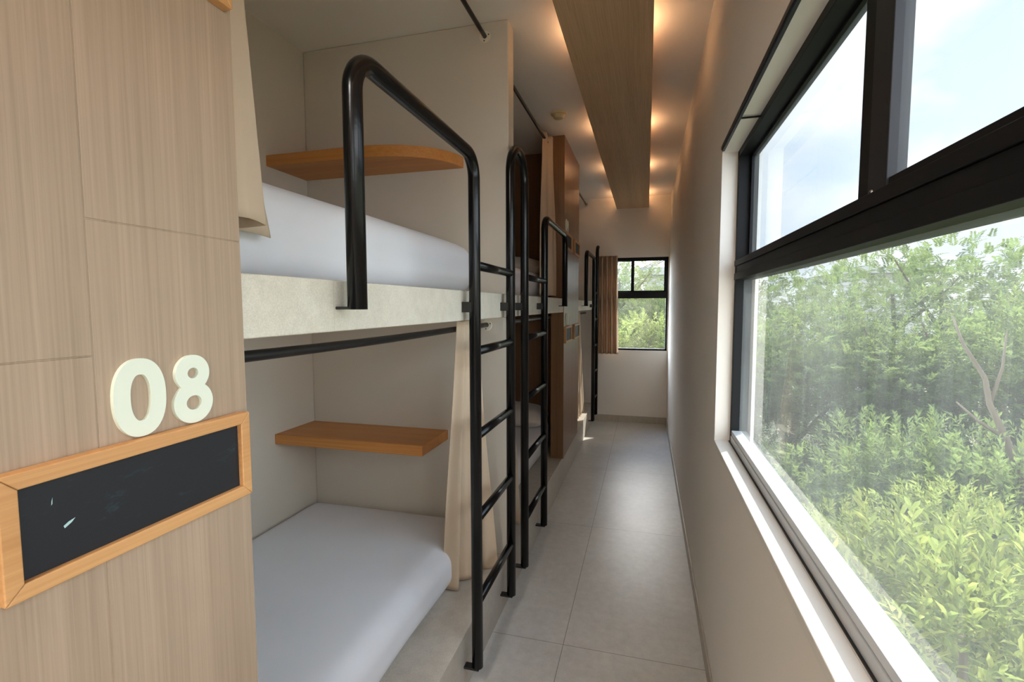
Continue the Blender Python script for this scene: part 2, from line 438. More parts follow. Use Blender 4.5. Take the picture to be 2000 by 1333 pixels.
# ------------------------------------------------------------------ windows
def pane(name, x, y0, y1, z0, z1, mat, parent, axis='x', t=.004):
    m = MB()
    if axis == 'x': m.add([(x, y0, z0), (x, y1, z0), (x, y1, z1), (x, y0, z1)], [(0, 1, 2, 3)])
    else: m.add([(y0, x, z0), (y1, x, z0), (y1, x, z1), (y0, x, z1)], [(0, 1, 2, 3)])
    return m.build(name, mat, parent)
def side_window(idx, y0, y1, ymul):
    w = struct(empty(f'window_{idx}', (.34, (y0 + y1) / 2, WZ0)))
    xa, xb = .309, .375
    m = MB()
    m.box(xa, xb, y1 - .022, y1, WZ0, WZ1); m.box(xa, xb, y0, y0 + .022, WZ0, WZ1)
    m.box(xa, xb, y0, y1, WZ1 - .022, WZ1)
    m.build('frame', M['alu'], w, bevel=.0015)
    t = MB(); t.box(xa - .002, xb, y0, y1, 1.532, 1.556); t.box(xa + .002, xb, y0, y1, 1.5565, 1.581); t.box(xa - .002, xb, y0, y1, 1.5815, 1.602)
    t.build('transom', M['alu'], w, bevel=.0012)
    # fixed lower pane sits in a silver track
    s = MB(); s.box(.309, .345, y0 + .02, y1 - .02, WZ0, WZ0 + .027); s.box(.311, .345, y0 + .02, y1 - .02, WZ0 + .0285, WZ0 + .046)
    s.build('bottom_rail', M['silver'], w, bevel=.0015)
    g = MB(); g.box(.305, .309, y0, y1, WZ0, WZ0 + .003); g.build('gasket', M['gasket'], w)
    pane('pane', .337, y0 + .02, y1 - .02, WZ0 + .042, 1.54, M['glass_low'], w)
    # sliding sashes above
    def sash(x, ya, yb, mat, face, nm):
        m = MB(); zt, zb = WZ1 - .018, 1.602
        m.box(x - .009, x + .009, ya, ya + .04, zb, zt); m.box(x - .009, x + .009, yb - .03, yb, zb, zt)
        m.box(x - .009, x + .009, ya, yb, zt - .014, zt); m.box(x - .009, x + .009, ya, yb, zb, zb + .016)
        o = m.build('sash', face, w, bevel=.0012)
        pane('pane', x, ya + .03, yb - .02, zb + .01, zt - .01, mat, o)
        return o
    sash(.356, ymul - .032, y1 - .012, M['glass_up'], M['alu'], 'a')
    s2 = sash(.330, y0 + .02, ymul - .035, M['glass_clear'], M['alu'], 'b')
    MB().box(.3175, .3425, ymul - .098, ymul - .038, 1.590, WZ1 - .018).build('meeting_stile', M['alu_face'], s2, bevel=.0015)
    MB().box(.3200, .3645, ymul - .0375, ymul + .003, 1.602, WZ1 - .018).build('interlock', M['alu'], s2, bevel=.0012)
    sc = MB(); sc.disc((.3174, ymul - .054, 1.606), 'x', .0046, .0040, -.0022, 20); sc.build('screw', M['steel'], s2)
    sc = MB(); sc.disc((.3151, ymul - .054, 1.606), 'x', .0018, .0018, -.0004, 12); sc.build('screw_recess', M['gasket'], s2)
    for ch in w.children: ch.location = -Vector(w.location)
    return w
side_window(1, WY0, WY1, .905)
side_window(2, BY0, BY1, -1.5)
struct(box('trim_1', M['sill_white'], XR - .002, .304, WY0, WY1, WZ0 - .02, WZ0 + .001, bevel=.003))
struct(box('trim_2', M['sill_white'], (.376), XO - .003, WY0, WY1, WZ0 - .03, WZ0 - .004, bevel=.003))

w = struct(empty('window_3', ((EX0 + EX1) / 2, YE + .05, EZ0)))
ya, yb = YE + .012, YE + .075
m = MB()
m.box(EX0, EX0 + .03, ya, yb, EZ0, EZ1); m.box(EX1 - .022, EX1, ya, yb, EZ0, EZ1)
m.box(EX0, EX1, ya, yb, EZ1 - .032, EZ1); m.box(EX0, EX1, ya, yb, EZ0, EZ0 + .022)
m.build('frame', M['alu'], w, bevel=.0015)
MB().box(EX0, EX1, ya - .003, yb, 1.525, 1.602).build('transom', M['alu'], w, bevel=.0015)
def esash(x0, x1, y, mat):
    m = MB(); zb, zt = 1.602, EZ1 - .03
    m.box(x0, x0 + .036, y - .01, y + .01, zb, zt); m.box(x1 - .034, x1, y - .01, y + .01, zb, zt)
    m.box(x0, x1, y - .01, y + .01, zt - .012, zt); m.box(x0, x1, y - .01, y + .01, zb, zb + .016)
    o = m.build('sash', M['alu'], w, bevel=.0012); pane('pane', y, x0 + .03, x1 - .03, zb + .01, zt - .01, mat, o, 'y')
esash(EX0 + .02, -.150, YE + .058, M['glass_up']); esash(-.186, EX1 - .012, YE + .032, M['glass_clear'])
pane('pane', YE + .045, EX0 + .025, EX1 - .02, EZ0 + .015, 1.53, M['glass_clear'], w, 'y')
for ch in w.children: ch.location = -Vector(w.location)

# ------------------------------------------------------------------ ceiling beam with hidden uplights
beam = empty('ceiling_beam', (-.18, 3, 2.60))
BX0, BX1 = -.366, .009
MB().box(BX0, BX1, YK, YE - .002, 2.600, 2.618).box(BX0, BX0 + .016, YK, YE - .002, 2.618, 2.645).box(BX1 - .016, BX1, YK, YE - .002, 2.618, 2.645).build('trough', M['beam'], beam, bevel=.0015)
LY = [-2.1, -1.3, -.5, .9, 2.40, 3.68, 4.78, 5.90]  # negative positions are extra lamps added behind the camera
for y in LY:
    MB().disc((-.18, y, 2.618), 'z', .03, .03, .117, 20).build('hanger', M['white'], beam)
    for x in (-.24, -.12):
        MB().disc((x, y, 2.618), 'z', .012, .012, .014, 20).build('lamp', M['lamp'], beam)
reroot(beam)
tag(beam, 'long oak-veneered ceiling trough glowing with warm hidden lamps along both edges', 'light fixture')
for y in LY:
    for x in (-.24, -.12):
        L = bpy.data.lights.new('uplight', 'SPOT'); L.energy = 2.4 if y > 0 else 8.0  # unseen lamps behind the camera act as stronger, whiter fill
        L.color = (1, .60, .32) if y > 0 else (1, .90, .80); L.shadow_soft_size = .02
        L.spot_size = math.radians(172); L.spot_blend = .6
        o = bpy.data.objects.new('uplight', L); o.location = (x, y, 2.634); o.rotation_euler = (PI, 0, 0); C.objects.link(o)

# added fill lights without fixtures, unseen behind the camera, to brighten the corridor
for y in (-.75, -1.75):
    L = bpy.data.lights.new('fill_light', 'AREA'); L.shape = 'DISK'; L.size = .30; L.energy = 9.5; L.color = (1, .97, .93)
    o = bpy.data.objects.new('fill_light', L); o.location = (-.49, y, ZC - .004); C.objects.link(o)

# smoke detector
sd = empty('smoke_detector', (-.594, 3.37, ZC))
MB().disc((-.594, 3.37, ZC - .012), 'z', .052, .055, .012, 40).build('mount', M['cream'], sd, bevel=.002)
MB().disc((-.594, 3.37, ZC - .036), 'z', .030, .048, .024, 40).build('sensor_head', M['cream'], sd, bevel=.004)
reroot(sd); tag(sd, 'round cream smoke detector on the ceiling left of the beam', 'smoke detector')

# ------------------------------------------------------------------ beds
def rounded(name, mat, x0, x1, y0, y1, z0, z1, r, parent=None, puff=.0, seed=0, n=26, nz=7, amp=.004):
    """upholstered block with rolled edges and a slightly crowned, wavy top"""
    hx, hy, hz = (x1 - x0) / 2, (y1 - y0) / 2, (z1 - z0) / 2
    c = Vector(((x0 + x1) / 2, (y0 + y1) / 2, (z0 + z1) / 2))
    bm = bmesh.new(); bmesh.ops.create_cube(bm, size=2)
    bmesh.ops.subdivide_edges(bm, edges=bm.edges[:], cuts=n, use_grid_fill=True)
    rb = min(r, hz * .95)
    for v in bm.verts:
        def mp(t, h, rr):      # more samples near the rounded edge
            s_ = math.copysign(abs(t) ** .7, t); return s_ * h
        p = Vector((mp(v.co.x, hx, rb), mp(v.co.y, hy, rb), mp(v.co.z, hz, rb)))
        q = Vector((max(-hx + rb, min(hx - rb, p.x)), max(-hy + rb, min(hy - rb, p.y)), max(-hz + rb, min(hz - rb, p.z))))
        d = p - q
        if d.length > 1e-9: p = q + d.normalized() * rb if d.length > 1e-6 else p
        k = max(0, (1 - (p.x / hx) ** 2)) * max(0, (1 - (p.y / hy) ** 2))
        if p.z > 0: p.z += puff * k + amp * math.sin(p.x * 7 + seed) * math.sin(p.y * 5.3 + seed * 2) * k ** .3
        p.x += amp * .8 * math.sin(p.y * 9 + seed) * (abs(p.x) / hx) ** 2 * (1 if p.x > 0 else 0)
        v.co = p + c
    me = bpy.data.meshes.new(name); bm.to_mesh(me); bm.free()
    for p in me.polygons: p.use_smooth = True
    me.materials.append(mat); o = bpy.data.objects.new(name, me); C.objects.link(o)
    if parent: o.parent = parent
    return o
XM = -.785
def bed(y0, y1, z0, z1, label, seed):
    o = rounded('mattress', M['sheet'], XB + .004, XM, y0, y1, z0, z1, .075, None, .012, seed)
    tag(o, label, 'mattress', 'bunk mattresses'); return o
bed(.21, 2.205, Z1, 1.722, 'white-sheeted upper mattress in the nearest bunk, behind the black guard rail', 1)
bed(.21, 2.205, ZP, .412, 'large white-sheeted lower mattress in the nearest bunk, under the wooden shelf', 2)
bed(2.33, 4.185, Z1, 1.69, 'dim upper mattress in the second bunk, seen between the two ladders', 3)
bed(2.33, 4.185, ZP, .45, 'dim lower mattress in the second bunk, seen behind the second ladder', 4)
def pillow(cx, cy, z, lx, ly, h, rz, label):
    root = rounded('pillow', M['pillow'], -lx / 2, lx / 2, -ly / 2, ly / 2, 0, h, h * .49, None, .02, 5, 16)
    for v in root.data.vertices:      # pinch the corners
        k = (abs(v.co.x) / (lx / 2)) ** 3 * (abs(v.co.y) / (ly / 2)) ** 3
        v.co.z = h / 2 + (v.co.z - h / 2) * (1 - .55 * min(1, k) - .35 * max((abs(v.co.x) / (lx / 2)) ** 4, (abs(v.co.y) / (ly / 2)) ** 4))
    root.location = (cx, cy, z); root.rotation_euler = (0, math.radians(4), rz)
    tag(root, label, 'pillow', 'pillows on the second bunk'); return root
pillow(-1.05, 3.93, 1.688, .50, .36, .13, .1, 'pillow on the upper mattress of the second bunk, against dark wood')
pillow(-1.05, 3.93, .455, .52, .38, .15, .06, 'pillow on the lower mattress of the second bunk, behind the second ladder')

# ------------------------------------------------------------------ shelves in the first bay
o = MB().box(XB, -.94, 1.935, 2.228, .778, .826).build('wall_shelf', M['shelf'], None, bevel=.0025)
tag(o, 'rectangular oak shelf on the wall above the lower white bed', 'shelf', 'oak wall shelves')
poly = [(XB, 2.228), (XB, 1.945), (-1.22, 1.945)]
for k in range(0, 13):
    t = PI / 2 * k / 12
    poly.append((-1.22 + .375 * math.sin(t), 2.228 - .283 * math.cos(t) if k < 12 else 2.228))
o = MB().prism(poly, 'z', 2.090, 2.140).build('wall_shelf', M['shelf'], None, bevel=.0025)
tag(o, 'oak corner shelf with a rounded front corner, above the upper mattress', 'shelf', 'oak wall shelves')

# ------------------------------------------------------------------ ladders and guard rails
XL, RT = -.582, .0205
RZ = [.35, .664, .972, 1.279, 1.583]
def plate(name, x0, x1, y0, y1, z0, z1, root): return box(name, M['black_matt'], x0, x1, y0, y1, z0, z1, root, .002)
def guard(root, yleg, yst, zr, r=.075):
    pts = fillet([(XL, yleg, Z0 + .046), (XL, yleg, zr), (XL, yst, zr), (XL, yst, .105)], r, 10)
    o = MB().tube(pts, RT, 18).build('guard_rail', M['black'], root, smooth=True)
    plate('bracket', XF, XL + .004, yleg - .016, yleg + .016, Z0 + .046, Z0 + .052, root)
def tabs(root, y):
    plate('bracket', XF, XL, y - .019, y + .003, 1.418, 1.455, root)
    plate('bracket', XF - .006, XL + .01, y - .019, y + .012, .098, .106, root)
def rungs(root, ya, yb):
    for z in RZ: MB().tube([(XL, ya, z), (XL, yb, z)], .0165, 16).build('rung', M['black'], root, smooth=True)
def arch(root, ya, yb, ztop):
    r = (yb - ya) / 2 - .001
    pts = fillet([(XL, ya, .105), (XL, ya, ztop), (XL, yb, ztop), (XL, yb, .105)], r, 14)
    MB().tube(pts, RT, 18).build('arch_rail', M['black'], root, smooth=True)
Y1, Y2, Y3, Y4 = 1.632, 2.103, 2.362, 2.852
lad = empty('bunk_ladder', (XL, (Y2 + Y3) / 2, .098))
guard(lad, .905, Y1, 1.952); rungs(lad, Y1, Y2); arch(lad, Y2, Y3, 2.148); rungs(lad, Y3, Y4)
pts = fillet([(XL, 3.60, Z0 + .046), (XL, 3.60, 1.952), (XL, Y4, 1.952), (XL, Y4, .105)], .075, 10)
MB().tube(pts, RT, 18).build('guard_rail', M['black'], lad, smooth=True)
plate('bracket', XF, XL + .004, 3.584, 3.616, Z0 + .046, Z0 + .052, lad)
for y in (Y1, Y2, Y3, Y4): tabs(lad, y)
reroot(lad)
tag(lad, 'black steel double bunk ladder with guard rails and narrow arch, in the foreground', 'ladder', 'black bunk ladders')
lad2 = empty('bunk_ladder', (XL, 5.85, .098))
guard(lad2, 4.93, 5.66, 1.975); rungs(lad2, 5.66, 6.02)
pts = fillet([(XL, 6.02, .105), (XL, 6.02, 2.15), (XL, YE + .01, 2.15)], .09, 10)
MB().tube(pts, RT, 18).build('arch_rail', M['black'], lad2, smooth=True)
tabs(lad2, 5.66); tabs(lad2, 6.02)
reroot(lad2)
tag(lad2, 'small black bunk ladder at the far end of the corridor beside the end window', 'ladder', 'black bunk ladders')

# ------------------------------------------------------------------ curtain rods
def rod(x, y0, y1, z, r, label, flange=True, sag=0.0, both=False):
    root = empty('curtain_rod', (x, (y0 + y1) / 2, z))
    n = 24
    MB().tube([(x, y0 + (y1 - y0) * i / n, z - sag * math.sin(PI * i / n) ** 2) for i in range(n + 1)], r, 16).build('pole', M['black_matt'], root, smooth=True)
    if flange:
        f = MB().disc((x, y1, z), 'y', .027, .024, -.004, 32).build('flange', M['white'], root); f['label'] = 'white round wall flange'
        for a in (-1.75, .35):
            MB().disc((x + .019 * math.cos(a), y1 - .004, z + .019 * math.sin(a)), 'y', .0032, .003, -.0012, 12).build('screw', M['gasket'], root)
    reroot(root); tag(root, label, 'curtain rod', 'black curtain rods'); return root
rod(-.735, .20, 2.228, 2.672, .0098, 'black curtain rod under the ceiling over the nearest upper bunk')
rod(-.735, .20, 2.228, 1.349, .0113, 'thick black curtain rod under the slab over the nearest lower bunk', True, .006)
rod(-.735, 2.322, 4.20, 2.655, .0098, 'black curtain rod under the ceiling over the second upper bunk', False)
rod(-.735, 4.645, YE, 2.672, .0098, 'short black curtain rod under the ceiling next to the end wall', True)
rod(-.735, 2.322, 4.20, 1.349, .0113, 'black curtain rod under the slab over the second lower bunk', False)
rod(-.735, 4.645, YE, 1.349, .0113, 'black curtain rod under the slab over the last lower bunk', False)
# slim track over the big window
tr = empty('curtain_track', (.25, .8, 1.985))
MB().box(.241, .2545, -.6, 1.875, 1.977, 1.990).box(.2435, .252, -.6, 1.873, 1.972, 1.977).build('rail', M['alu_face'], tr, bevel=.001)
MB().box(.252, .309, 1.596, 1.602, 1.984, 1.988).build('bracket', M['alu'], tr)
reroot(tr); tag(tr, 'slim dark curtain track running along the top edge of the big window', 'curtain track')

# ------------------------------------------------------------------ curtains
def curtain(name, top, bot, zt, zb, nf, amp, label, mat, nu=90, nv=40, ease=1.0, hem=True, seed=0, wob=.004, zfun=None, xamp=None):
    """top/bot: list of (x, y) plan points; cloth hangs from zt to zb with nf folds"""
    def samp(P, t):
        k = t * (len(P) - 1); i = min(int(k), len(P) - 2); f = k - i
        return Vector((P[i][0] + (P[i + 1][0] - P[i][0]) * f, P[i][1] + (P[i + 1][1] - P[i][1]) * f))
    rnd = random.Random(seed); ph = [rnd.uniform(0, 6) for _ in range(4)]
    vs = []
    for j in range(nv + 1):
        v = j / nv; e = v ** ease
        for i in range(nu + 1):
            u = i / nu
            a, b = samp(top, u), samp(bot, u); p = a.lerp(b, e)
            ta = (samp(top, min(1, u + .02)) - samp(top, max(0, u - .02))).lerp(samp(bot, min(1, u + .02)) - samp(bot, max(0, u - .02)), e)
            nrm = Vector((-ta.y, ta.x)); nrm = nrm.normalized() if nrm.length > 1e-6 else Vector((1, 0))
            A = amp[0] + (amp[1] - amp[0]) * e
            w = math.sin(2 * PI * nf * u + ph[0] + .5 * math.sin(3 * v + ph[1])) + .35 * math.sin(2 * PI * nf * 1.9 * u + ph[2] + v)
            p = p + nrm * (A * w + wob * math.sin(6 * v + 9 * u + ph[3]))
            z = zt + ((zfun(u) if zfun else zb) - zt) * v
            vs.append((p.x, p.y, z))
    fs = [(j * (nu + 1) + i, j * (nu + 1) + i + 1, (j + 1) * (nu + 1) + i + 1, (j + 1) * (nu + 1) + i) for j in range(nv) for i in range(nu)]
    m = MB().add(vs, fs)
    o = m.build(name, mat, None, smooth=True, solid=.0022)
    tag(o, label, 'curtain', 'bunk curtains'); return o
# nearest upper bunk: gathered behind the panel edge, hem curling
curtain('curtain', [(-.665, .600), (-.660, .655), (-.672, .690), (-.715, .680), (-.742, .66), (-.752, .68), (-.757, .700)],
        [(-.662, .600), (-.648, .690), (-.660, .742), (-.712, .728), (-.738, .725), (-.746, .775), (-.752, .858)], 2.69, 1.58, 1.2, (.002, .003),
        'beige curtain gathered at the edge of the oak panel, hem lifted above the upper bed', M['curtain'], 110, 40, 1.7, wob=.002, seed=3,
        zfun=lambda u: 1.585 - .012 * max(0, u - .6) + .004 * math.sin(9 * u))
curtain('curtain', [(-.707, 1.785), (-.705, 1.88), (-.707, 1.985)], [(-.812, 1.865), (-.735, 1.98), (-.668, 2.115)], 1.380, .226, 2.3, (.012, .026),
        'beige curtain drawn open beside the nearest lower bed, behind the first ladder', M['curtain'], 130, 48, .95, seed=11)
curtain('curtain', [(-.709, 2.345), (-.709, 2.47)], [(-.70, 2.35), (-.672, 2.62)], 1.378, .232, 2.6, (.010, .016),
        'beige curtain of the second lower bunk, seen between the two near ladders', M['curtain'], 80, 40, 1.0, seed=5)
curtain('curtain', [(-.735, 3.56), (-.72, 3.68), (-.70, 3.785)], [(-.725, 3.46), (-.70, 3.62), (-.675, 3.79)], 2.70, 1.515, 2.2, (.010, .014),
        'beige curtain hanging at the far brown panel above the second upper bunk', M['curtain'], 80, 40, 1.0, seed=8)
curtain('curtain', [(-.702, 4.70), (-.702, 5.25)], [(-.72, 4.72), (-.69, 5.62)], 1.378, .232, 5.0, (.016, .022),
        'sunlit beige curtain of the last lower bunk, just before the far ladder', M['curtain'], 120, 40, 1.0, seed=21)
c = curtain('curtain', [(-.575, YE - .065), (-.345, YE - .065)], [(-.560, YE - .07), (-.325, YE - .07)], 2.035, .850, 4.2, (.020, .030),
        'taupe curtain drawn to the left side of the end window', M['curtain_end'], 120, 40, 1.0, seed=2)

# ------------------------------------------------------------------ outside
GZ = -4.2
struct(box('ground', M['ground'], .6, 60, -12, 70, GZ - .2, GZ)); 
struct(box('ground', M['ground'], -25, .6, 6.6, 70, GZ - .2, GZ))

def leaf_mesh(name, mat, ncl, rad, squash, leaf, style, seed):
    """a crown: many twigs set through an ellipsoid, each twig a spray of folded leaves"""
    R = np.random.default_rng(seed); V = []; F = []
    lumps = R.normal(size=(16, 3)); lumps /= np.linalg.norm(lumps, axis=1)[:, None]
    lumps *= R.uniform(.35, .75, size=(16, 1)); lr = R.uniform(.28, .5, size=16)
    for c in range(ncl):
        k = R.integers(16)
        d = R.normal(size=3); d /= np.linalg.norm(d)
        p = (lumps[k] + d * lr[k] * R.uniform(.55, 1.0) ** .6) * rad; p[2] *= squash
        out = p / (np.linalg.norm(p) + 1e-6) * .6 + d * .6 + np.array([0, 0, .25]) + R.normal(size=3) * .35
        out /= np.linalg.norm(out)
        side = np.cross(out, [0, 0, 1.0]); side /= (np.linalg.norm(side) + 1e-6); upv = np.cross(side, out)
        if style == 'pinnate':
            n = 9; L = leaf * 4.4 * R.uniform(.7, 1.2)
            for i in range(n):
                t = (i + .5) / n; base = p + out * L * t - np.array([0, 0, 1]) * L * .35 * t * t
                for sgn in (-1, 1):
                    dr = side * sgn * .9 + out * .55 + upv * R.uniform(-.25, .2); dr /= np.linalg.norm(dr)
                    ln = leaf * (1.15 - .5 * t) * R.uniform(.85, 1.1); wd = ln * .36
                    wv = np.cross(dr, upv); wv /= (np.linalg.norm(wv) + 1e-6)
                    a = len(V)
                    V += [base, base + dr * ln * .5 + wv * wd / 2 + upv * wd * .15, base + dr * ln, base + dr * ln * .5 - wv * wd / 2 + upv * wd * .15]
                    F += [(a, a + 1, a + 2, a + 3)]
        else:
            n = 11
            for i in range(n):
                t = i / n; base = p + out * leaf * 2.6 * t
                an = i * 2.4 + R.uniform(0, .5)
                dr = (side * math.cos(an) + upv * math.sin(an)) * (1.0 - .35 * t) + out * (.5 + .8 * t) + np.array([0, 0, .2]); dr /= np.linalg.norm(dr)
                ln = leaf * R.uniform(.75, 1.2); wd = ln * (.42 if style == 'broad' else .3)
                wv = np.cross(dr, upv + R.normal(size=3) * .3); wv /= (np.linalg.norm(wv) + 1e-6); nn = np.cross(wv, dr)
                a = len(V)
                if style == 'fine':
                    sag = nn * wd
                    V += [base, base + dr * ln * .22 + wv * wd * .34 + sag * .12, base + dr * ln * .62 + wv * wd * .44 + sag * .10, base + dr * ln - sag * .35,
                          base + dr * ln * .62 - wv * wd * .44 + sag * .10, base + dr * ln * .22 - wv * wd * .34 + sag * .12, base + dr * ln * .4 - sag * .06, base + dr * ln * .75 - sag * .12]
                    F += [(a, a + 1, a + 2, a + 6), (a + 6, a + 2, a + 3, a + 7), (a, a + 6, a + 4, a + 5), (a + 6, a + 7, a + 3, a + 4)]
                    continue
                V += [base, base + dr * ln * .45 + wv * wd / 2 + nn * wd * .18, base + dr * ln - nn * wd * .25, base + dr * ln * .45 - wv * wd / 2 + nn * wd * .18]
                F += [(a, a + 1, a + 2, a + 3)]
    me = bpy.data.meshes.new(name); me.from_pydata([tuple(map(float, v)) for v in V], [], F)
    me.materials.append(mat); return me
def trunk_mesh(seed, h, r, lean=(0, 0), nb=5, spread=1.0):
    rnd = random.Random(seed); m = MB()
    pts = [Vector((lean[0] * (i / 7) ** 1.3 + .06 * math.sin(i * 1.7 + seed), lean[1] * (i / 7) ** 1.3 + .06 * math.cos(i * 1.3 + seed), h * i / 7)) for i in range(8)]
    m.tube(pts, [r * (1 - .09 * i) for i in range(8)], 10)
    for k in range(nb):
        i = 3 + k % 4; a = rnd.uniform(0, 6.28); b0 = pts[i]
        d = Vector((math.cos(a), math.sin(a), .9)) * spread
        q = [b0 + d * t * rnd.uniform(.9, 1.1) + Vector((0, 0, .25 * t * t)) for t in (0, .35, .7, 1.05)]
        m.tube(q, [r * .5, r * .38, r * .25, r * .12], 7)
    me = bpy.data.meshes.new('trunk'); me.from_pydata(m.v, [], m.f)
    for p in me.polygons: p.use_smooth = True
    me.materials.append(M['bark']); return me
CR = {
    'dark': leaf_mesh('crown_dark', M['leaf_dark'], 1500, 1.0, .85, .042, 'broad', 1),
    'mid': leaf_mesh('crown_mid', M['leaf_mid'], 1300, 1.0, .9, .055, 'broad', 2),
    'feather': leaf_mesh('crown_feather', M['leaf_grey'], 800, 1.0, .85, .040, 'pinnate', 3),
    'lime': leaf_mesh('crown_lime', M['leaf_lime'], 1100, 1.0, .8, .06, 'broad', 4),
    'limebig': leaf_mesh('crown_lime_broad', M['leaf_lime'], 460, 1.0, .8, .10, 'fine', 14),
    'featherlime': leaf_mesh('crown_feather_lime', M['leaf_mid'], 800, 1.0, .9, .042, 'pinnate', 5),
}
TR = {}
def tree(kind, az, dist, zc, rad, label, group=None, name='leafy_tree', cat='tree', sq=1.0, lean=(0, 0), tr=.09, nb=5):
    a = math.radians(az); x, y = dist * math.sin(a), dist * math.cos(a)
    root = empty(name, (x, y, GZ)); root['label'] = label; root['category'] = cat
    if group: root['group'] = group
    o = bpy.data.objects.new('crown', CR[kind]); C.objects.link(o); o.parent = root
    o.location = (0, 0, zc - GZ); o.scale = (rad, rad, rad * sq); o.rotation_euler = (0, 0, random.uniform(0, 6.28))
    h = zc - GZ + .2 * rad
    key = (round(h, 1), lean, nb)
    if key not in TR: TR[key] = trunk_mesh(len(TR) + 3, h, tr, lean, nb, rad * .55)
    t = bpy.data.objects.new('trunk', TR[key]); C.objects.link(t); t.parent = root
    return root
G1 = 'tall trees making up the hedge-like wall of foliage outside the big window'
# far row seen through the big window
FAR = 'tall feathery tree at the back of the foliage outside the big window'
DK = 'deep green bushy tree in the middle of the foliage outside the big window'
MD = 'fresh green bushy tree in the foliage outside the big window'
for (k, az, d, zc, r) in (('feather', 9.5, 13, 1.0, 1.9), ('feather', 14, 13.5, 1.05, 1.8), ('feather', 18.5, 14, 1.0, 2.0), ('feather', 22.5, 13, 1.35, 1.9),
                          ('feather', 26, 12.5, 1.4, 1.9), ('feather', 30, 12, 1.1, 1.8), ('feather', 34.5, 12, 1.0, 2.0)):
    tree(k, az, d, zc, r, FAR, G1 + ', back row')
for (k, az, d, zc, r) in (('dark', 8, 10, -.2, 1.7), ('featherlime', 11.5, 9.6, .35, 1.4), ('dark', 15, 9.3, .1, 1.7), ('featherlime', 19, 9.2, .1, 1.6), ('dark', 23, 9.2, .5, 1.6),
                          ('featherlime', 27, 9.4, .5, 1.6), ('dark', 31, 9.2, .3, 1.7), ('dark', 36, 9, .2, 1.7),
                          ('dark', 10, 8.6, -2.0, 1.7), ('dark', 16, 8.2, -2.0, 1.8), ('dark', 22, 8, -1.9, 1.8), ('dark', 28, 8, -1.7, 1.8), ('dark', 34, 8, -1.7, 1.8)):
    tree(k, az, d, zc, r, DK if k == 'dark' else 'light feathery tree between darker trees outside the big window', G1 + (', dark middle row' if k == 'dark' else ', feathery middle row'))
for (k, az, d, zc, r) in (('mid', 12, 6.6, -1.3, 1.0), ('mid', 17, 6.2, -1.6, 1.2), ('mid', 22.5, 6.2, -.75, 1.15), ('mid', 28, 6.3, -.9, 1.2), ('mid', 33, 6.2, -.9, 1.3),
                          ('mid', 14, 5.2, -2.9, 1.3), ('mid', 21, 5.0, -2.6, 1.3), ('mid', 29, 5.0, -2.3, 1.3)):
    tree(k, az, d, zc, r, MD, G1 + ', front row')
# near bushes
tree('lime', 19.0, 4.3, -.62, .62, 'yellow-green bush tips just outside the big window, left of the large leafy bush', None, 'leafy_bush', 'bush', tr=.04)
tree('lime', 27.0, 3.9, -.15, .62, 'yellow-green bush in the middle distance outside the window, above the nearest bush', None, 'leafy_bush', 'bush', tr=.04)
tree('limebig', 29.5, 2.9, -.18, .74, 'large bright yellow-green leafy bush nearest the window at the lower right', None, 'leafy_bush', 'bush', tr=.05)
tree('mid', 24.0, 3.0, -1.25, .85, 'green bush under the bright yellow-green one, close below the window sill', None, 'leafy_bush', 'bush', tr=.05)
tree('dark', 34.0, 4.4, -.8, 1.0, 'dark green bush at the right edge of the window view, behind the bright bush', None, 'leafy_bush', 'bush', tr=.05)
# leaning bare branch
m = MB()
P0 = Vector((3.35, 5.9, -.35)); 
def dirv(az, el, d):
    a, e = math.radians(az), math.radians(el); return Vector((d * math.cos(e) * math.sin(a), d * math.cos(e) * math.cos(a), 1.4415 + d * math.sin(e)))
m.tube([dirv(33, -22, 6.65), dirv(31.6, -14.5, 6.55), dirv(30.4, -11, 6.50), dirv(29.3, -8.4, 6.55), dirv(28.9, -6.2, 6.60), dirv(27.4, -3.4, 6.70), dirv(26.6, -1.0, 6.85)], [.042, .034, .029, .025, .021, .015, .008], 9)
m.tube([dirv(30.4, -11, 6.50), dirv(28.6, -9.8, 6.45), dirv(27.2, -8.4, 6.50)], [.02, .014, .007], 7)
m.tube([dirv(29.3, -8.4, 6.55), dirv(29.9, -5.2, 6.65), dirv(30.0, -2.2, 6.75)], [.018, .012, .006], 7)
m.tube([dirv(33, -22, 6.65), Vector((3.75, 5.5, -2.8)), Vector((3.8, 5.55, GZ))], [.05, .06, .075], 9)
o = m.build('bare_branch', M['bark'], None, smooth=True); tag(o, 'grey-brown bare leaning trunk among the leaves on the right of the big window', 'tree trunk')
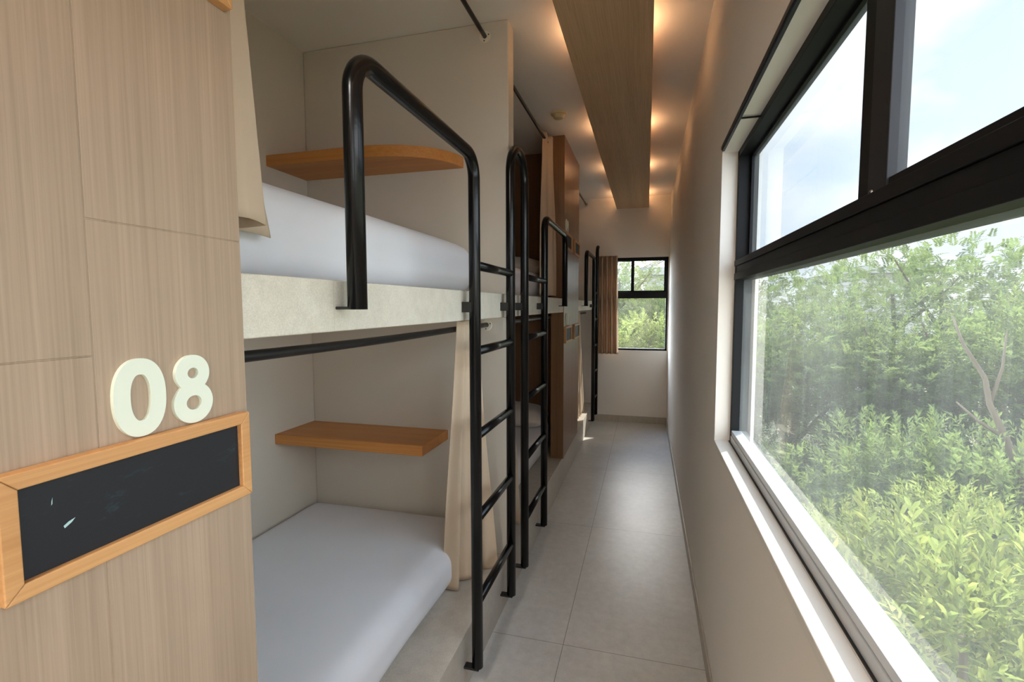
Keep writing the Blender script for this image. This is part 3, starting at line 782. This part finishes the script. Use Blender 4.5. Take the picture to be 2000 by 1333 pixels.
# seen through the end window
for (k, az, d, zc, r, lab) in (
        ('lime', -3.4, 12.5, -.1, 1.35, 'lime green tree on the left of the end window, beside the curtain'),
        ('lime', .0, 13.2, .05, 1.45, 'lime green tree in the middle of the end window'),
        ('lime', 3.2, 12.6, -.15, 1.35, 'lime green tree on the right of the end window'),
        ('mid', -1.8, 11.5, -1.9, 1.5, 'green tree at the bottom left of the end window view'),
        ('mid', 1.9, 11.3, -1.9, 1.5, 'green tree at the bottom right of the end window view'),
        ('dark', 2.4, 17, .1, 1.9, 'dark green tree behind the lime trees on the right of the end window'),
        ('dark', -1.2, 17.5, -.2, 2.0, 'dark green tree behind the lime trees on the left of the end window'),
        ('mid', .3, 15.5, .55, 1.5, 'mid green tree behind the lime trees in the middle of the end window'),
        ('mid', 3.4, 15.2, .5, 1.5, 'mid green tree at the right edge of the end window'),
        ('dark', -3.6, 18.5, 1.7, 1.9, 'blue-green tree standing behind the upper left sash of the end window'),
        ('feather', -3.2, 16, 1.9, 1.6, 'pale feathery tree filling the upper left sash of the end window'),
        ('feather', 1.0, 21, 1.0, 1.5, 'pale tree under the flat grey roof in the end window')):
    tree(k, az, d, zc, r, lab, None)
def house(name, x0, x1, y0, y1, z1, roof, ov, label):
    root = empty(name, ((x0 + x1) / 2, (y0 + y1) / 2, GZ))
    box('wall', M['concrete'], x0, x1, y0, y1, GZ, z1, root)
    box('roof', M['concrete'], x0 - ov, x1 + ov, y0 - ov, y1 + ov, z1, z1 + roof, root)
    reroot(root); tag(root, label, 'building')
house('distant_house', -.1, 2.6, 30, 34, 3.2, .42, .35, 'distant grey flat-roofed building seen through the end window')
house('distant_house', 9.0, 12.5, 27.5, 31, 2.95, .32, .3, 'pale roof of a distant building above the trees outside the big window')
for k in range(3):
    z = 2.92 + .05 * k
    pa = dirv(-1.2, 3.75 + .12 * k, 20); pb = dirv(2.6, 5.35 + .22 * k, 14)
    pts = [pa.lerp(pb, i / 10) - Vector((0, 0, .05 * math.sin(PI * i / 10))) for i in range(-2, 15)]
    o = MB().tube(pts, .013, 6).build('overhead_cable', M['cable'], None, smooth=True)
    tag(o, ('lowest', 'middle', 'topmost')[k] + ' of three dark overhead cables crossing the end window sky', 'cable', 'overhead cables')
# utility pole carrying the cables, hidden beyond the window edge
pp = dirv(3.4, 0, 12.1)
o = MB().tube([(1.02, 12.2, GZ), (1.02, 12.2, 3.4)], [.12, .09], 14).build('utility_pole', M['concrete'], None, smooth=True)
tag(o, 'pale utility pole at the right edge of the end window view', 'pole')

# ------------------------------------------------------------------ sun and sky
SKY, SKY_FILL, SKY_FAR_FILL = .60, 1.6, 7.0
SD = Vector((.62, .785, .85)).normalized()
sun = bpy.data.lights.new('sun', 'SUN'); sun.energy = 3.0; sun.angle = .0093; sun.color = (1, .95, .86)
so = bpy.data.objects.new('sun', sun); so.rotation_euler = (-SD).to_track_quat('-Z', 'Y').to_euler(); so.location = (6, 8, 9); C.objects.link(so)
W = bpy.data.worlds.new('sky'); bpy.context.scene.world = W; W.use_nodes = True
t = W.node_tree; t.nodes.clear()
def wn(typ, **ins):
    nd = t.nodes.new(typ)
    for k, v in ins.items():
        k = int(k[1:]) if k[0] == '_' else k
        if isinstance(v, bpy.types.NodeSocket): t.links.new(v, nd.inputs[k])
        else: nd.inputs[k].default_value = v
    return nd
tc = wn('ShaderNodeTexCoord').outputs['Generated']
mp = wn('ShaderNodeMapping', _0=tc); mp.inputs['Scale'].default_value = (2.6, 2.6, 4.2); mp.inputs['Location'].default_value = (.3, 1.7, .4)
nz = wn('ShaderNodeTexNoise', Vector=mp.outputs[0], Scale=1.1, Detail=7.0, Roughness=.52)
rp = wn('ShaderNodeValToRGB', _0=nz.outputs['Fac']); rp.color_ramp.elements[0].position = .44; rp.color_ramp.elements[1].position = .60
sx = wn('ShaderNodeSeparateXYZ', _0=tc)
gr = wn('ShaderNodeValToRGB', _0=sx.outputs[2])
gr.color_ramp.elements[0].color = (.83, .90, .97, 1); gr.color_ramp.elements[1].color = (.30, .50, .86, 1); gr.color_ramp.elements[1].position = .9
q = gr.color_ramp.elements.new(.45); q.color = (.62, .78, .95, 1)
mx = t.nodes.new('ShaderNodeMix'); mx.data_type = 'RGBA'
t.links.new(rp.outputs[0], mx.inputs[0]); t.links.new(gr.outputs[0], mx.inputs[6]); mx.inputs[7].default_value = (1.08, 1.07, 1.05, 1)
# unseen sky behind the viewer's right, brightened to fill the interior with light
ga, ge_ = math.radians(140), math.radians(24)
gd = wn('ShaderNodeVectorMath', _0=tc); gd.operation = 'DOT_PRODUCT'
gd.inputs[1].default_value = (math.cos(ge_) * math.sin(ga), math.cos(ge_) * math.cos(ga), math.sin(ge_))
mr = wn('ShaderNodeMapRange', _0=gd.outputs['Value'], _1=.12, _2=.75, _3=SKY, _4=SKY_FILL + SKY); mr.interpolation_type = 'SMOOTHSTEP'
# second added glow in unseen sky, lifting the far end of the corridor
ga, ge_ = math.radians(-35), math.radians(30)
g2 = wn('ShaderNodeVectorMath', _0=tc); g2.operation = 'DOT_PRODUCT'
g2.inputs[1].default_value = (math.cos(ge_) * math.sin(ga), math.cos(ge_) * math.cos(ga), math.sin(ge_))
m2 = wn('ShaderNodeMapRange', _0=g2.outputs['Value'], _1=.70, _2=.93, _3=0.0, _4=SKY_FAR_FILL); m2.interpolation_type = 'SMOOTHSTEP'
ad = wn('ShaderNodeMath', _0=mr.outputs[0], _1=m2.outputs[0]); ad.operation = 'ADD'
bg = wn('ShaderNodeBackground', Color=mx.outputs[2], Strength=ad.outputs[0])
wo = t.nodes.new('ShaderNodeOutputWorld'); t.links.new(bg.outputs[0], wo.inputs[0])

# ------------------------------------------------------------------ camera
cam = bpy.data.cameras.new('camera'); cam.sensor_width = 36; cam.lens = 957.245 * 36 / 2000; cam.clip_start = .02; cam.clip_end = 300
co = bpy.data.objects.new('camera', cam); C.objects.link(co)
r = Vector((.9645158, .26401501, -.00231328)); u = Vector((-.01685863, .07032797, .99738145)); f = Vector((-.26348636, .96195117, -.07228337))
mat = Matrix((r, u, -f)).transposed().to_4x4(); mat.translation = (0, 0, 1.4415)
co.matrix_world = mat
sc = bpy.context.scene; sc.camera = co
sc.view_settings.view_transform = 'Standard'; sc.view_settings.look = 'None'; sc.view_settings.exposure = 1.22; sc.view_settings.gamma = 1
sc.view_settings.use_curve_mapping = False
sc.cycles.max_bounces = 9; sc.cycles.diffuse_bounces = 6; sc.cycles.glossy_bounces = 3; sc.cycles.transparent_max_bounces = 16; sc.cycles.adaptive_threshold = .05
sc.cycles.sample_clamp_indirect = 6; sc.cycles.use_denoising = True
